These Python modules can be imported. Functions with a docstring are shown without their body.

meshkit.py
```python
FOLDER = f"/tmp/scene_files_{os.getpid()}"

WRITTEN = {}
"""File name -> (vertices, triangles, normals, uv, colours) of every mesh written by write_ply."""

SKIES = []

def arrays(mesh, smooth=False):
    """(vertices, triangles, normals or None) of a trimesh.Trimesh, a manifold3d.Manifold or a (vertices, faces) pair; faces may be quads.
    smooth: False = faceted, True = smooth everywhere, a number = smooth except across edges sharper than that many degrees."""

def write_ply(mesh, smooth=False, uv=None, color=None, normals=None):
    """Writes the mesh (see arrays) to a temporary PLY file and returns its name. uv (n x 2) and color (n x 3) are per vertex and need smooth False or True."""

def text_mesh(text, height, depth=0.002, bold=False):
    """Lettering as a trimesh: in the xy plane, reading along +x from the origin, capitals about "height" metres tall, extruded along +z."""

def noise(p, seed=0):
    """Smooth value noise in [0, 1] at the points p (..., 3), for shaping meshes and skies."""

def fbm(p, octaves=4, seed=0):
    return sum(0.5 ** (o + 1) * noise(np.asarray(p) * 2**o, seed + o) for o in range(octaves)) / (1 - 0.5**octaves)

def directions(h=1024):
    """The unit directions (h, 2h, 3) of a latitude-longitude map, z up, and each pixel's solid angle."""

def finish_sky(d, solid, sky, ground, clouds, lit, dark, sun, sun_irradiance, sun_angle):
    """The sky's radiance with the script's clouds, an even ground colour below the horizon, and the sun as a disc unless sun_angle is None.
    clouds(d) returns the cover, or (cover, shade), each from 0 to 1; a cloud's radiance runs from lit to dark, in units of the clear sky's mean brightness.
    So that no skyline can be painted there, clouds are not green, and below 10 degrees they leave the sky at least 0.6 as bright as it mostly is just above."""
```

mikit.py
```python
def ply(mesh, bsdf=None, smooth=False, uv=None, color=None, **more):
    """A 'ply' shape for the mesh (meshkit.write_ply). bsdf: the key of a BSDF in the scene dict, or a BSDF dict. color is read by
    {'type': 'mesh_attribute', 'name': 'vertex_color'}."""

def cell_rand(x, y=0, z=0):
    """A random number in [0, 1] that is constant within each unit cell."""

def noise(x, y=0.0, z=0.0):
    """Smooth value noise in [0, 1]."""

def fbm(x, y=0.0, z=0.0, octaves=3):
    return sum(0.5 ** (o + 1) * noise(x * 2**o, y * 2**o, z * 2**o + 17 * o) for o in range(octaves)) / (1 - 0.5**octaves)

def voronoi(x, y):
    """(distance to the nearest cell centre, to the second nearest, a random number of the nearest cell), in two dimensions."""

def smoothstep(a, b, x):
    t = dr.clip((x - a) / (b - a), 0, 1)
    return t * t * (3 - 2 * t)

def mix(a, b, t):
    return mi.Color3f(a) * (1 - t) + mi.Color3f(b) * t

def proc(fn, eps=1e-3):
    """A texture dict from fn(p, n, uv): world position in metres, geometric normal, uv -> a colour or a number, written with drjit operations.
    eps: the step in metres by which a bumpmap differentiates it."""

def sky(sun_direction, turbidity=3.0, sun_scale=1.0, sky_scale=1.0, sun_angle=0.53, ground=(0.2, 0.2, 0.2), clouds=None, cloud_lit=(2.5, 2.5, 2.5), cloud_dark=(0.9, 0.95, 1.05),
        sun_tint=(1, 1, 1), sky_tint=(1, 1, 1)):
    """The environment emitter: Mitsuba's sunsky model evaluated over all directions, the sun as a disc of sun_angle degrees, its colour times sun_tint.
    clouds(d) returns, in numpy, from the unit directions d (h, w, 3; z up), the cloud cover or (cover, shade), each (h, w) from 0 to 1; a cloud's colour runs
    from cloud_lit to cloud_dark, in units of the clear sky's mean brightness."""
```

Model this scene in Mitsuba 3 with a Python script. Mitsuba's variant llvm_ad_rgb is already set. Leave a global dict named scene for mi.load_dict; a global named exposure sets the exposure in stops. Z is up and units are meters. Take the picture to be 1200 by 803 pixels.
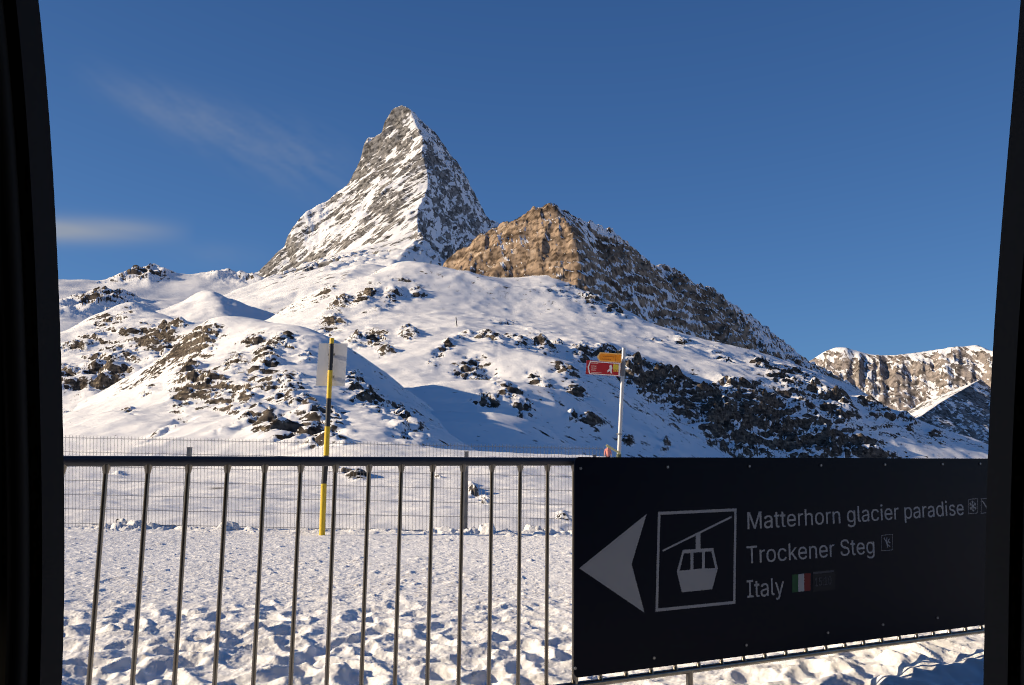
import math, random
import numpy as np, trimesh, drjit as dr, mitsuba as mi
import mikit, meshkit
from scipy.interpolate import RBFInterpolator, LinearNDInterpolator, NearestNDInterpolator
from scipy.spatial import cKDTree
from scipy.ndimage import gaussian_filter
from shapely.geometry import Polygon, box as sbox
from shapely import affinity

T = mi.ScalarTransform4f
scene, labels = {'type': 'scene'}, {}
rng = np.random.default_rng(7)

# ------------------------------------------------------------------ camera, sky, sun, exposure
FOCAL, CX, CY = 985.0, 600.0, 401.5          # in pixels of a 1200 x 803 survey of the place
EYE = np.array([0.0, 0.0, 1.0])
PITCH, ROLL = math.radians(8.23), 0.012
FWD = np.array([0, math.cos(PITCH), math.sin(PITCH)])
UP0 = np.array([0, -math.sin(PITCH), math.cos(PITCH)])
RIGHT = math.cos(ROLL) * np.array([1.0, 0, 0]) + math.sin(ROLL) * UP0
UP = math.cos(ROLL) * UP0 - math.sin(ROLL) * np.array([1.0, 0, 0])
scene['camera'] = {
    'type': 'perspective', 'fov': 2 * math.degrees(math.atan(600 / FOCAL)), 'fov_axis': 'x',
    'near_clip': 0.02, 'far_clip': 60000.0,
    'to_world': T().look_at(origin=EYE.tolist(), target=(EYE + FWD).tolist(), up=UP.tolist())}
SUN_EL, SUN_AHEAD = math.radians(18.5), math.radians(-5.0)
SUN = np.array([-math.cos(SUN_EL) * math.cos(SUN_AHEAD), math.cos(SUN_EL) * math.sin(SUN_AHEAD), math.sin(SUN_EL)])
exposure = 2.34


def ray(px, py):
    d = FWD * FOCAL + RIGHT * (px - CX) - UP * (py - CY)
    return d / np.hypot(d[0], d[1])               # unit horizontal length


def clouds(d):
    """two thin veils of high cloud, low in the sky to the left of the big peak"""
    az, el = np.degrees(np.arctan2(d[..., 0], d[..., 1])), np.degrees(np.arcsin(d[..., 2]))
    w = meshkit.fbm(np.stack([az * 0.12, el * 0.9, 0 * az], -1), 4, 3)
    w2 = 0.6 * meshkit.fbm(np.stack([(az + el) * 0.30, (el + az * 0.42) * 0.9, 0 * az], -1), 5, 9) + 0.4 * meshkit.fbm(np.stack([(az - 0.4 * el) * 0.9, (el + az * 0.42) * 3.2, 0 * az], -1), 4, 19)
    def at(px, py):
        r = ray(px, py)
        return math.degrees(math.atan2(r[0], r[1])), math.degrees(math.atan(r[2]))

    (a0, e0), (a1, e1) = at(60, 269), at(230, 272)
    a = np.exp(-((el - e0 - (az - a0) * (e1 - e0) / (a1 - a0)) / 0.72) ** 2) * np.clip((a1 - az) / 8.5, 0, 1) * (0.35 + 0.8 * w)
    (a0, e0), (a1, e1) = at(150, 112), at(415, 205)
    t = (az - a0) / (a1 - a0)
    b = np.exp(-((el - e0 - t * (e1 - e0)) / (1.1 + 1.1 * np.clip(t, 0, 1))) ** 2) * np.clip((t + 0.25) / 0.4, 0, 1) * np.clip((1.1 - t) / 0.35, 0, 1) * np.clip(w2 * 2 - 0.5, 0, 1)
    (a0, e0), (a1, e1) = at(170, 295), at(330, 302)
    c = np.exp(-((el - e0 - (az - a0) * (e1 - e0) / (a1 - a0)) / 0.8) ** 2) * np.clip((az - a0) / 4, 0, 1) * np.clip((a1 - az) / 4, 0, 1) * w2 * 0.35
    return np.clip(1.3 * a + 0.30 * b + 0.5 * c, 0, 0.9)


scene['sky'] = mikit.sky(SUN.tolist(), turbidity=2.2, ground=(0.5, 0.5, 0.52), clouds=clouds, cloud_lit=(1.9, 2.15, 2.6), cloud_dark=(1.2, 1.25, 1.3), sky_tint=(0.235, 0.385, 0.64), sun_tint=(1.0, 1.125, 1.46))

# ------------------------------------------------------------------ materials
nz, fb, vor, sst, mix = mikit.noise, mikit.fbm, mikit.voronoi, mikit.smoothstep, mikit.mix


def two(b):
    return {'type': 'twosided', 'bsdf': b}


def terrain_material(key, rocks, thr, k, scale, fine, snow=(0.87, 0.87, 0.88), stretch=(1, 1, 1), soft=0.03, beds=None, melt=0.0, patch=0.0, grain=1.0):
    """snow where the ground is flat enough to hold it, bare rock where it is too steep"""
    r0, r1, r2 = rocks

    def colour(p, n, uv):
        x, y, z = p.x / scale * stretch[0], p.y / scale * stretch[1], p.z / scale * stretch[2]
        if beds is not None:                              # noise drawn out along the rock beds
            e = (x * beds[0] + y * beds[1] + z * beds[2]) * 0.70
            x, y, z = x - e * beds[0], y - e * beds[1], z - e * beds[2]
        big = fb(x, y, z, 3)
        small = fb(x * fine + 31, y * fine, z * fine, 2)
        hold = dr.abs(n.z) + (melt * n.x if melt else 0) + (big - 0.5) * k + (small - 0.5) * k * 0.9
        if patch:                                         # whole stretches that the wind has filled or swept bare
            hold += (fb(p.x / (scale * 4.5) + 7, p.y / (scale * 4.5), p.z / (scale * 4.5), 2) - 0.5) * patch
        s = sst(thr - soft, thr + soft, hold)
        t = fb(x * 1.7 + 5, y * 1.7, z * 5.0, 3)
        rock = mix(mix(r0, r1, sst(0.3, 0.6, t)), r2, sst(0.55, 0.8, small))
        crack = fb(p.x / grain, p.y / grain, p.z / grain * 0.45, 2)
        rock = rock * (0.45 + 0.75 * sst(0.30, 0.58, crack))
        return mix(rock, mi.Color3f(snow), s)

    scene[key] = two({'type': 'diffuse', 'reflectance': mikit.proc(colour)})


ROCK_GREY = ((0.125, 0.12, 0.115), (0.225, 0.215, 0.205), (0.31, 0.295, 0.28))
ROCK_BROWN = ((0.12, 0.088, 0.064), (0.28, 0.205, 0.145), (0.38, 0.295, 0.22))
ROCK_DARK = ((0.042, 0.037, 0.034), (0.105, 0.087, 0.071), (0.21, 0.172, 0.125))
ROCK_PINK = ((0.165, 0.145, 0.13), (0.26, 0.225, 0.205), (0.38, 0.35, 0.33))


def plain(key, col, rough=0.5, spec=0.5, **kw):
    scene[key] = two({'type': 'principled', 'base_color': {'type': 'rgb', 'value': list(col)}, 'roughness': rough, 'specular': spec, **kw})


# ------------------------------------------------------------------ terrain tools
def P(px, py, d):
    return EYE + ray(px, py) * d


def line(pts, n=6):
    out = []
    for a, b in zip(pts[:-1], pts[1:]):
        for t in np.arange(n) / n:
            out.append([a[k] + (b[k] - a[k]) * t for k in range(3)])
    out.append(list(pts[-1]))
    return np.array([P(*q) for q in out])


def pts(*q):
    return np.array([P(*x) for x in q])


def back(w, dd, dz):
    """the hidden far side of a crest"""
    u = w[:, :2] / np.linalg.norm(w[:, :2], axis=1, keepdims=True)
    return np.column_stack([w[:, :2] + u * dd, w[:, 2] - dz])


def fan(u0, u1, nu, d0, d1, nd, bend=1.0):
    """sample places: rows get sparser with distance"""
    u = np.linspace(u0, u1, nu)
    d = d0 * (d1 / d0) ** (np.linspace(0, 1, nd) ** bend)
    U, D = np.meshgrid(u, d)
    return U * D, D


def grid_faces(nr, nc, keep=None):
    i = np.arange(nr * nc).reshape(nr, nc)
    a, b, c, e = i[:-1, :-1], i[:-1, 1:], i[1:, 1:], i[1:, :-1]
    flip = (np.add.outer(np.arange(nr - 1), np.arange(nc - 1)) % 2).astype(bool)
    f = np.concatenate([np.where(flip[..., None], np.stack([a, b, c], -1), np.stack([a, b, e], -1)).reshape(-1, 3),
                        np.where(flip[..., None], np.stack([a, c, e], -1), np.stack([b, c, e], -1)).reshape(-1, 3)])
    if keep is not None:
        f = f[keep.ravel()[f].all(1)]
    return f


def surface_mesh(X, Y, Z, keep=None):
    f = grid_faces(*X.shape, keep)
    used = np.unique(f)
    remap = np.zeros(X.size, int)
    remap[used] = np.arange(len(used))
    return trimesh.Trimesh(np.column_stack([X.ravel(), Y.ravel(), Z.ravel()])[used], remap[f], process=False)


class Smooth:
    """rounded ground through surveyed points"""

    def __init__(self, w, smoothing=0.5, log=True):
        self.log = log
        self.f = RBFInterpolator(self.q(w[:, 0], w[:, 1]), w[:, 2] / (w[:, 1] if log else 1), kernel='thin_plate_spline', smoothing=smoothing)

    def q(self, X, Y):
        return np.column_stack([np.ravel(X / Y), np.ravel(np.log(Y))]) if self.log else np.column_stack([np.ravel(X), np.ravel(Y)])

    def __call__(self, X, Y):
        z = self.f(self.q(X, Y)).reshape(np.shape(X))
        return z * Y if self.log else z


class Facets:
    """sharp ridged ground through surveyed ridge lines"""

    def __init__(self, w):
        w = w + np.random.default_rng(1).normal(0, 1e-3, w.shape)
        self.a, self.b = LinearNDInterpolator(w[:, :2], w[:, 2]), NearestNDInterpolator(w[:, :2], w[:, 2])

    def __call__(self, X, Y):
        z = self.a(X, Y)
        self.ok = ~np.isnan(z)
        return np.where(np.isnan(z), self.b(X, Y), z)


def coarse(f, X, Y, step=6):
    """evaluate a slow surface on every STEPth sample and fill in smoothly"""
    from scipy.interpolate import RectBivariateSpline
    r, c = np.unique(np.r_[np.arange(0, X.shape[0], step), X.shape[0] - 1]), np.unique(np.r_[np.arange(0, X.shape[1], step), X.shape[1] - 1])
    z = f(X[np.ix_(r, c)], Y[np.ix_(r, c)])
    return RectBivariateSpline(r, c, z, kx=3, ky=3)(np.arange(X.shape[0]), np.arange(X.shape[1]))


def hit(f, px, py, d0, d1, n=400):
    d = np.geomspace(d0, d1, n)
    w = EYE + ray(px, py) * d[:, None]
    below = w[:, 2] < f(w[:, 0], w[:, 1])
    k = int(np.argmax(below)) if below.any() else n - 1
    return w[k]


class GridF:
    """bilinear look-up in a computed fan of samples"""

    def __init__(self, X, Y, Z):
        from scipy.interpolate import RegularGridInterpolator
        self.g = RegularGridInterpolator((np.log(Y[:, 0]), X[0] / Y[0]), Z, bounds_error=False, fill_value=-1e3)

    def __call__(self, x, y):
        return self.g(np.column_stack([np.log(np.maximum(np.ravel(y), 1e-3)), np.ravel(x) / np.maximum(np.ravel(y), 1e-3)])).reshape(np.shape(x))


def zones(f, X, Y, spots, d0, d1):
    """where rock breaks through: a weight from 0 to 1, from patches (px, py, half width, half height, tilt, strength) seen on the ground"""
    w = np.zeros(X.shape)
    for px, py, rx, ry, tilt, s in spots:
        c, t = math.cos(tilt), math.sin(tilt)
        m = hit(f, px, py, d0, d1)
        a = [hit(f, px + g * rx * c, py + g * rx * t, d0, d1) - m for g in (-1, 1)]
        b = [hit(f, px - g * ry * t, py + g * ry * c, d0, d1) - m for g in (-1, 1)]
        A = (a[1] - a[0])[:2] / 2
        B = min(b, key=lambda v: np.linalg.norm(v[:2]))[:2]
        M = np.column_stack([A, B])
        if abs(np.linalg.det(M)) < 1e-6:
            continue
        q = np.linalg.inv(M) @ np.stack([X.ravel() - m[0], Y.ravel() - m[1]])
        w = np.maximum(w, s * np.exp(-0.8 * (q ** 2).sum(0)).reshape(X.shape))
    return w


def fbm2(X, Y, s, o=4, seed=0, z=None):
    return meshkit.fbm(np.stack([X / s, Y / s, np.zeros_like(X) if z is None else z / s], -1), o, seed)


def ridged(X, Y, s, o=4, seed=0, z=None):
    out, a = 0, 1.0
    for k in range(o):
        n = meshkit.noise(np.stack([X / s * 2 ** k, Y / s * 2 ** k, np.zeros_like(X) + 3.3 * k if z is None else z / s * 2 ** k], -1), seed + k)
        out = out + a * (1 - np.abs(2 * n - 1))
        a *= 0.5
    return out / (2 - 0.5 ** (o - 1))


def blocks(X, Y, s, seed=0, ax=1.0):
    """broken rock: cells with tops of uneven height and steep sides, 0 to 1"""
    wx, wy = X + s * 0.8 * (fbm2(X, Y, s * 0.9, 3, seed) - 0.5), Y + s * 0.8 * (fbm2(X, Y, s * 0.9, 3, seed + 5) - 0.5)
    gx, gy = wx / s, wy / (s * ax)
    best, second, val = np.full(X.shape, 9.0), np.full(X.shape, 9.0), np.zeros(X.shape)
    ix, iy = np.floor(gx).astype(np.int64), np.floor(gy).astype(np.int64)
    for a in (-1, 0, 1):
        for b in (-1, 0, 1):
            h = ((ix + a) * 374761393 + (iy + b) * 668265263 + seed * 144665) & 0xFFFFFFFF
            h = ((h ^ (h >> 13)) * 1274126177) & 0xFFFFFFFF
            h = h ^ (h >> 16)
            cx, cy, v = ix + a + (h & 1023) / 1023.0, iy + b + ((h >> 10) & 1023) / 1023.0, ((h >> 20) & 1023) / 1023.0
            dd = (cx - gx) ** 2 + (cy - gy) ** 2
            second = np.where(dd < best, best, np.minimum(second, dd))
            val = np.where(dd < best, v, val)
            best = np.minimum(best, dd)
    edge = np.clip((np.sqrt(second) - np.sqrt(best)) * 3.0, 0, 1)
    return val * (0.35 + 0.65 * edge)


def terrace(h, s):
    """ledges and low walls, S metres high"""
    v = h / s
    t = v - np.floor(v)
    e = np.clip((t - 0.62) / 0.3, 0, 1)
    return s * (np.floor(v) + 0.25 * t + 0.75 * e * e * (3 - 2 * e)) - h


def structure(key, mesh, mat, label, smooth=True):
    scene[key] = mikit.ply(mesh, mat, smooth=smooth)
    labels[key] = {'label': label, 'kind': 'structure'}


TRI = {}
#TERRAIN
# ------------------------------------------------------------------ the big pyramid-shaped peak, 4 km away
Lp = [(469, 126, 4280), (461, 131, 4275), (452, 141, 4270), (450, 150, 4266), (451, 161, 4262), (444, 163, 4254), (437, 165, 4248), (431, 166, 4244), (427, 170, 4240), (425, 184, 4236),
      (421, 199, 4220), (413, 214, 4200), (408, 222, 4190), (395, 232, 4160), (378, 243, 4120), (361, 253, 4080), (350, 265, 4055), (340, 278, 4030), (334, 295, 4010),
      (320, 308, 3980), (304, 319, 3960), (280, 324, 3940), (262, 330, 3930), (235, 345, 3900), (200, 365, 3850)]
Rp = [(469, 126, 4280), (487, 145, 4200), (501, 160, 4120), (496, 168, 4050), (494, 182, 3960), (500, 203, 3860), (504, 220, 3770), (497, 236, 3660), (491, 250, 3560),
      (490, 266, 3450), (490, 280, 3330), (480, 290, 3200), (466, 300, 3060), (450, 315, 2800)]
Np = [(469, 126, 4280), (487, 138, 4310), (502, 151, 4340), (514, 165, 4370), (526, 181, 4400), (535, 196, 4440), (542, 211, 4480), (543, 222, 4510), (544, 229, 4530),
      (553, 241, 4580), (562, 253, 4640), (574, 258, 4700), (586, 262, 4760), (600, 272, 4850), (640, 300, 5000)]
foot = [(300, 335, 3880), (355, 327, 3790), (379, 307, 3720), (406, 292, 3620), (433, 283, 3490), (452, 291, 3280)]
w = np.vstack([line(Lp), line(Rp), line(Np), line(foot), back(line(Lp), 60, 60), back(line(Np), 60, 60), back(line(Lp), 500, 650), back(line(Np), 500, 650),
               pts((150, 405, 2200), (200, 400, 2150), (260, 395, 2120), (330, 390, 2100), (400, 380, 2100), (520, 370, 2100), (300, 348, 2600), (350, 342, 2500), (400, 330, 2500), (370, 322, 2900), (420, 312, 2800), (450, 330, 2300), (500, 340, 2300), (250, 352, 2900), (200, 375, 2800)),
               line([(500, 300, 3450), (530, 306, 3600), (560, 300, 3900), (600, 306, 4300), (650, 330, 4500)]), pts((520, 320, 3200), (600, 330, 3500))])
f = Facets(w)
X, Y = fan(-0.47, 0.06, 360, 2080, 5000, 400)
Z0 = gaussian_filter(f(X, Y), 0.6)
OK = f.ok
gy, gx = np.gradient(gaussian_filter(Z0, 2), axis=(0, 1))
slope = np.hypot(gy / np.gradient(Y, axis=0), gx / np.gradient(X, axis=1))
high = gaussian_filter(np.clip((slope - 0.62) / 0.3, 0, 1), 2)
e1 = P(440, 215, 4020) - P(352, 285, 3900)
e1 /= np.linalg.norm(e1)
pp = np.stack([X, Y, Z0], -1)
al = pp @ e1
q = pp - al[..., None] * e1 * 0.78                     # rock beds: noise drawn out along the beds
Zr = (ridged(q[..., 0], q[..., 1], 260, 4, 3, q[..., 2]) - 0.5) * 44 + (ridged(q[..., 0], q[..., 1], 70, 4, 11, q[..., 2]) - 0.5) * 26
fall = np.stack([X * 0.95 + Y * 0.55, Y * 0.16, Z0 * 0.22], -1)                     # couloirs and ribs down the faces
Zr += (ridged(fall[..., 0], fall[..., 1], 190, 3, 41, fall[..., 2]) - 0.55) * 46
Zr += (meshkit.noise(q / 17, 5) - 0.5) * 15 + (ridged(q[..., 0], q[..., 1], 34, 2, 15, q[..., 2]) - 0.5) * 18
Z = Z0 + high * Zr + (1 - high) * (fbm2(X, Y, 160, 4, 2) - 0.5) * 34
serac = np.exp(-(((X - P(378, 312, 3050)[0]) / 190) ** 2 + ((Y - 3080) / 170) ** 2))
Z += serac * (blocks(X, Y, 48, 4) - 0.3) * 34
terrain_material('mat_peak', ROCK_GREY, 0.565, 0.95, 40.0, 3.2, soft=0.07, beds=e1.tolist(), melt=0.09, patch=0.55, grain=11.0)
structure('mountain_peak', surface_mesh(X, Y, Z, OK), 'mat_peak', 'steep pyramid-shaped rock peak dusted with snow, highest mountain in the view')

# ------------------------------------------------------------------ the brown rocky summit, 1 km away
crest_l = [(645, 239, 1000), (636, 243, 1003), (620, 251, 1005), (605, 259, 1010), (590, 267, 1015), (575, 276, 1020), (560, 284, 1025), (545, 292, 1030), (532, 299, 1035), (528, 308, 1036), (516, 325, 1050)]
edge = [(645, 239, 1000), (652, 248, 985), (661, 262, 960), (669, 280, 940), (677, 300, 915), (682, 320, 890), (700, 348, 840)]
crest_r = [(645, 239, 1000), (658, 248, 1015), (680, 263, 1045), (700, 267, 1075), (720, 280, 1110), (740, 290, 1150), (765, 303, 1200), (790, 318, 1260), (810, 326, 1310), (835, 345, 1380),
           (860, 361, 1450), (880, 371, 1520), (900, 394, 1590), (920, 411, 1660), (940, 421, 1750), (960, 433, 1850), (990, 450, 2000), (1020, 470, 2200), (1060, 495, 2500)]
base = [(540, 335, 930), (600, 345, 895), (680, 350, 855), (720, 377, 880), (760, 394, 930), (800, 410, 980), (850, 424, 1060), (900, 440, 1160), (950, 455, 1280), (1000, 475, 1500), (1060, 500, 1900)]
w = np.vstack([line(crest_l), line(edge), line(crest_r), line(base), back(line(crest_l), 200, 150), back(line(crest_r), 250, 130), pts((500, 350, 1000), (640, 380, 800), (760, 420, 800), (900, 460, 900))])
f = Facets(w)
X, Y = fan(-0.11, 0.50, 420, 800, 2600, 260, 1.35)
Z0 = gaussian_filter(f(X, Y), 1.2)
OK = f.ok
left = np.clip((-(X - P(668, 280, 940)[0]) + (Y - 940) * 0.42) / 25 + 0.5, 0, 1)      # the steep face of bare rock
Z = Z0 + (ridged(X, Y * 0.6, 55, 4, 3, Z0 * 0.6) - 0.55) * (15 - 6 * left) + (ridged(X, Y * 0.7, 19, 3, 2) - 0.5) * 7 + (1 - left) * (blocks(X, Y, 9, 8, 1.5) - 0.4) * 3.4 + left * (ridged(X + 0.5 * Z0, Y + 0.4 * Z0, 9, 3, 28) - 0.5) * 3.4 + (ridged(X, Y, 5, 2, 18) - 0.5) * 2.4
Z += left * (ridged(X * 1.5, Y * 0.7, 22, 3, 9) - 0.5) * 9
Z += (1 - left) * ((fbm2(X * 0.9 + Y * 0.3, Y * 0.5, 60, 3, 21) - 0.45) * 34 + 0.8 * terrace(Z0 + 20 * fbm2(X, Y, 40, 3, 5), 13.0))
Z += left * ((ridged(X + 0.2 * Y, Y * 0.35, 13, 3, 19) - 0.5) * 6 + (ridged(X, Y * 0.6, 6, 3, 29) - 0.5) * 4.2)
terrain_material('mat_summit', ROCK_BROWN, 0.82, 0.62, 64.0, 6.0, melt=0.56, patch=0.30, grain=3.4)
structure('rocky_peak', surface_mesh(X, Y, Z, OK & (Z > 40)), 'mat_summit', 'brown bare rock summit with a shaded snow-streaked right flank, in front of the highest peak')

# ------------------------------------------------------------------ far range on the right, 8 km away, and the shaded spur before it
crest = [(860, 455, 7900), (920, 438, 8000), (950, 422, 8000), (965, 412, 8000), (980, 406, 8000), (992, 407, 8000), (1005, 411, 8000), (1022, 415, 8000), (1040, 416, 8000), (1060, 415, 8000), (1080, 412, 8000), (1100, 409, 8000),
         (1130, 405, 8000), (1148, 403, 8000), (1153, 409, 8050), (1162, 414, 8100), (1200, 424, 8200), (1300, 430, 8300)]
w = np.vstack([line(crest), line([(a, b + 2.6, c - 80) for a, b, c in crest]), back(line(crest), 900, 350), line([(860, 510, 7000), (1000, 500, 7050), (1060, 495, 7050), (1200, 485, 7150), (1300, 485, 7200)]),
               line([(860, 530, 6200), (1060, 520, 6200), (1300, 515, 6200)])])
f = Facets(w)
X, Y = fan(0.24, 0.72, 280, 6300, 8900, 170)
Z0 = gaussian_filter(f(X, Y), 1.2)
OK = f.ok
steep = np.clip((np.hypot(X, Y) - 7090) / 200, 0, 1) * np.clip((np.hypot(X, Y) < 7985) * (7985 - np.hypot(X, Y)) / 260, 0, 1)
Z = Z0 + steep * ((ridged(X - 0.45 * Y, Y * 0.12, 250, 4, 5) - 0.6) * 150 + (ridged(X - 0.45 * Y, Y * 0.2, 95, 4, 15) - 0.5) * 100 + (fbm2(X, Y, 170, 4, 25) - 0.5) * 120) + (fbm2(X, Y, 60, 3, 4) - 0.5) * 12
terrain_material('mat_far', ROCK_PINK, 0.80, 0.75, 60.0, 3.0, stretch=(1.0, 0.3, 0.3), patch=0.3, grain=24.0)
structure('far_range', surface_mesh(X, Y, Z, OK), 'mat_far', 'distant pinkish rock wall with snowy gullies and a white crest, at the right edge')

p2, p1 = P(1062, 499, 5500), None
cd = np.array([0.646, 0.763])
t = np.linspace(-400, 5200, 120)
cpx = [(1062, 499, 0), (1100, 473, 757), (1130, 455, 1541), (1160, 437, 2502), (1200, 414, 4700)]
ch = [P(a, b, np.hypot(*(p2[:2] + cd * c)))[2] for a, b, c in cpx]
cz = np.interp(t, [-400] + [c for _, _, c in cpx] + [5300], [p2[2] - 120] + ch + [ch[-1] + 60])
X, Y = np.meshgrid(np.linspace(0, 1, 160), np.linspace(0, 1, 160))
tt, ss = Y * 5600 - 400, (X - 0.25) * 2400              # along the crest, across it
wx, wy = p2[0] + cd[0] * tt + 0.763 * ss, p2[1] + cd[1] * tt - 0.646 * ss
zz = np.interp(tt, t, cz) - np.where(ss > 0, ss * 0.80, -ss * 0.42)
zz += (ridged(wx, wy, 260, 4, 7) - 0.5) * 55 * np.clip(np.abs(ss) / 200, 0.1, 1) + (ridged(wx, wy, 60, 3, 17) - 0.5) * 26 * np.clip(ss / 100, 0.1, 1)
terrain_material('mat_spur', ROCK_GREY, 0.83, 0.5, 110.0, 5.0, patch=0.2, grain=18.0)
structure('shaded_spur', surface_mesh(wx, wy, zz, zz > -300), 'mat_spur', 'dark blue shaded mountain flank in front of the distant rock wall')

# ------------------------------------------------------------------ far snowy range on the left, 3.6 km away, and the white pyramid hill
crest = [(-20, 326, 3700), (40, 328, 3650), (70, 328, 3600), (109, 327, 3600), (136, 330, 3600), (150, 326, 3600), (160, 320, 3600), (172, 313, 3600), (180, 318, 3600), (190, 323, 3600), (202, 328, 3650), (220, 326, 3800), (244, 328, 3700),
         (262, 323, 3650), (280, 328, 3600), (301, 324, 3600), (340, 330, 3600)]
w = np.vstack([line(crest), back(line(crest), 500, 250), line([(-20, 345, 3100), (70, 345, 3050), (110, 343, 3000), (150, 350, 3050), (200, 352, 3100), (260, 350, 3200), (340, 345, 3300)]),
               line([(-20, 385, 2300), (100, 375, 2300), (200, 370, 2400), (340, 365, 2500)]), line([(-20, 430, 1900), (100, 420, 1900), (200, 410, 1900), (340, 400, 2000)]), pts((100, 336, 3350), (80, 334, 3400), (120, 340, 3150), (175, 333, 3350))])
f = Facets(w)
X, Y = fan(-0.68, -0.24, 250, 1850, 4100, 170)
Z0 = gaussian_filter(f(X, Y), 1.5)
OK = f.ok
sp = np.zeros(X.shape)
for px, py, rx in ((172, 317, 70), (160, 323, 60), (145, 330, 60), (125, 352, 90), (112, 362, 100), (190, 326, 40), (265, 326, 70), (292, 327, 90)):
    c = hit(f, px, py, 2300, 4100)
    sp = np.maximum(sp, np.exp(-(((X - c[0]) / rx) ** 2 + ((Y - c[1]) / (rx * 1.6)) ** 2)))
Z = Z0 + (fbm2(X, Y, 300, 4, 6) - 0.5) * 60 + sp * ((ridged(X, Y, 90, 4, 5) - 0.4) * 70 + (ridged(X, Y, 30, 3, 3) - 0.5) * 25)
terrain_material('mat_left_range', ROCK_DARK, 0.68, 0.3, 110.0, 6.0)
structure('snowy_range', surface_mesh(X, Y, Z, OK), 'mat_left_range', 'distant snowfields and small dark summits along the left skyline')

w = np.vstack([line([(241, 331, 1500), (222, 342, 1480), (200, 351, 1465), (175, 361, 1450), (150, 370, 1440)]), line([(241, 331, 1500), (262, 342, 1490), (290, 353, 1480), (328, 366, 1470), (360, 378, 1470)]),
               line([(241, 331, 1500), (250, 345, 1420), (254, 358, 1350), (256, 378, 1260)]), back(line([(150, 370, 1440), (175, 361, 1450), (241, 331, 1500), (328, 366, 1470), (360, 378, 1470)]), 260, 110),
               line([(130, 395, 1150), (200, 385, 1150), (256, 392, 1150), (300, 392, 1150), (380, 400, 1200)])])
f = Facets(w)
X, Y = fan(-0.55, -0.2, 170, 1120, 1800, 120)
Z = gaussian_filter(f(X, Y), 4) + (fbm2(X, Y, 90, 4, 12) - 0.5) * 16 + (fbm2(X, Y, 20, 3, 13) - 0.5) * 4
OK = f.ok
terrain_material('mat_white_hill', ROCK_DARK, 0.70, 0.25, 40.0, 6.0)
structure('white_hill', surface_mesh(X, Y, Z, OK), 'mat_white_hill', 'smooth white pyramid-shaped snow hill below the left skyline')

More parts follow.
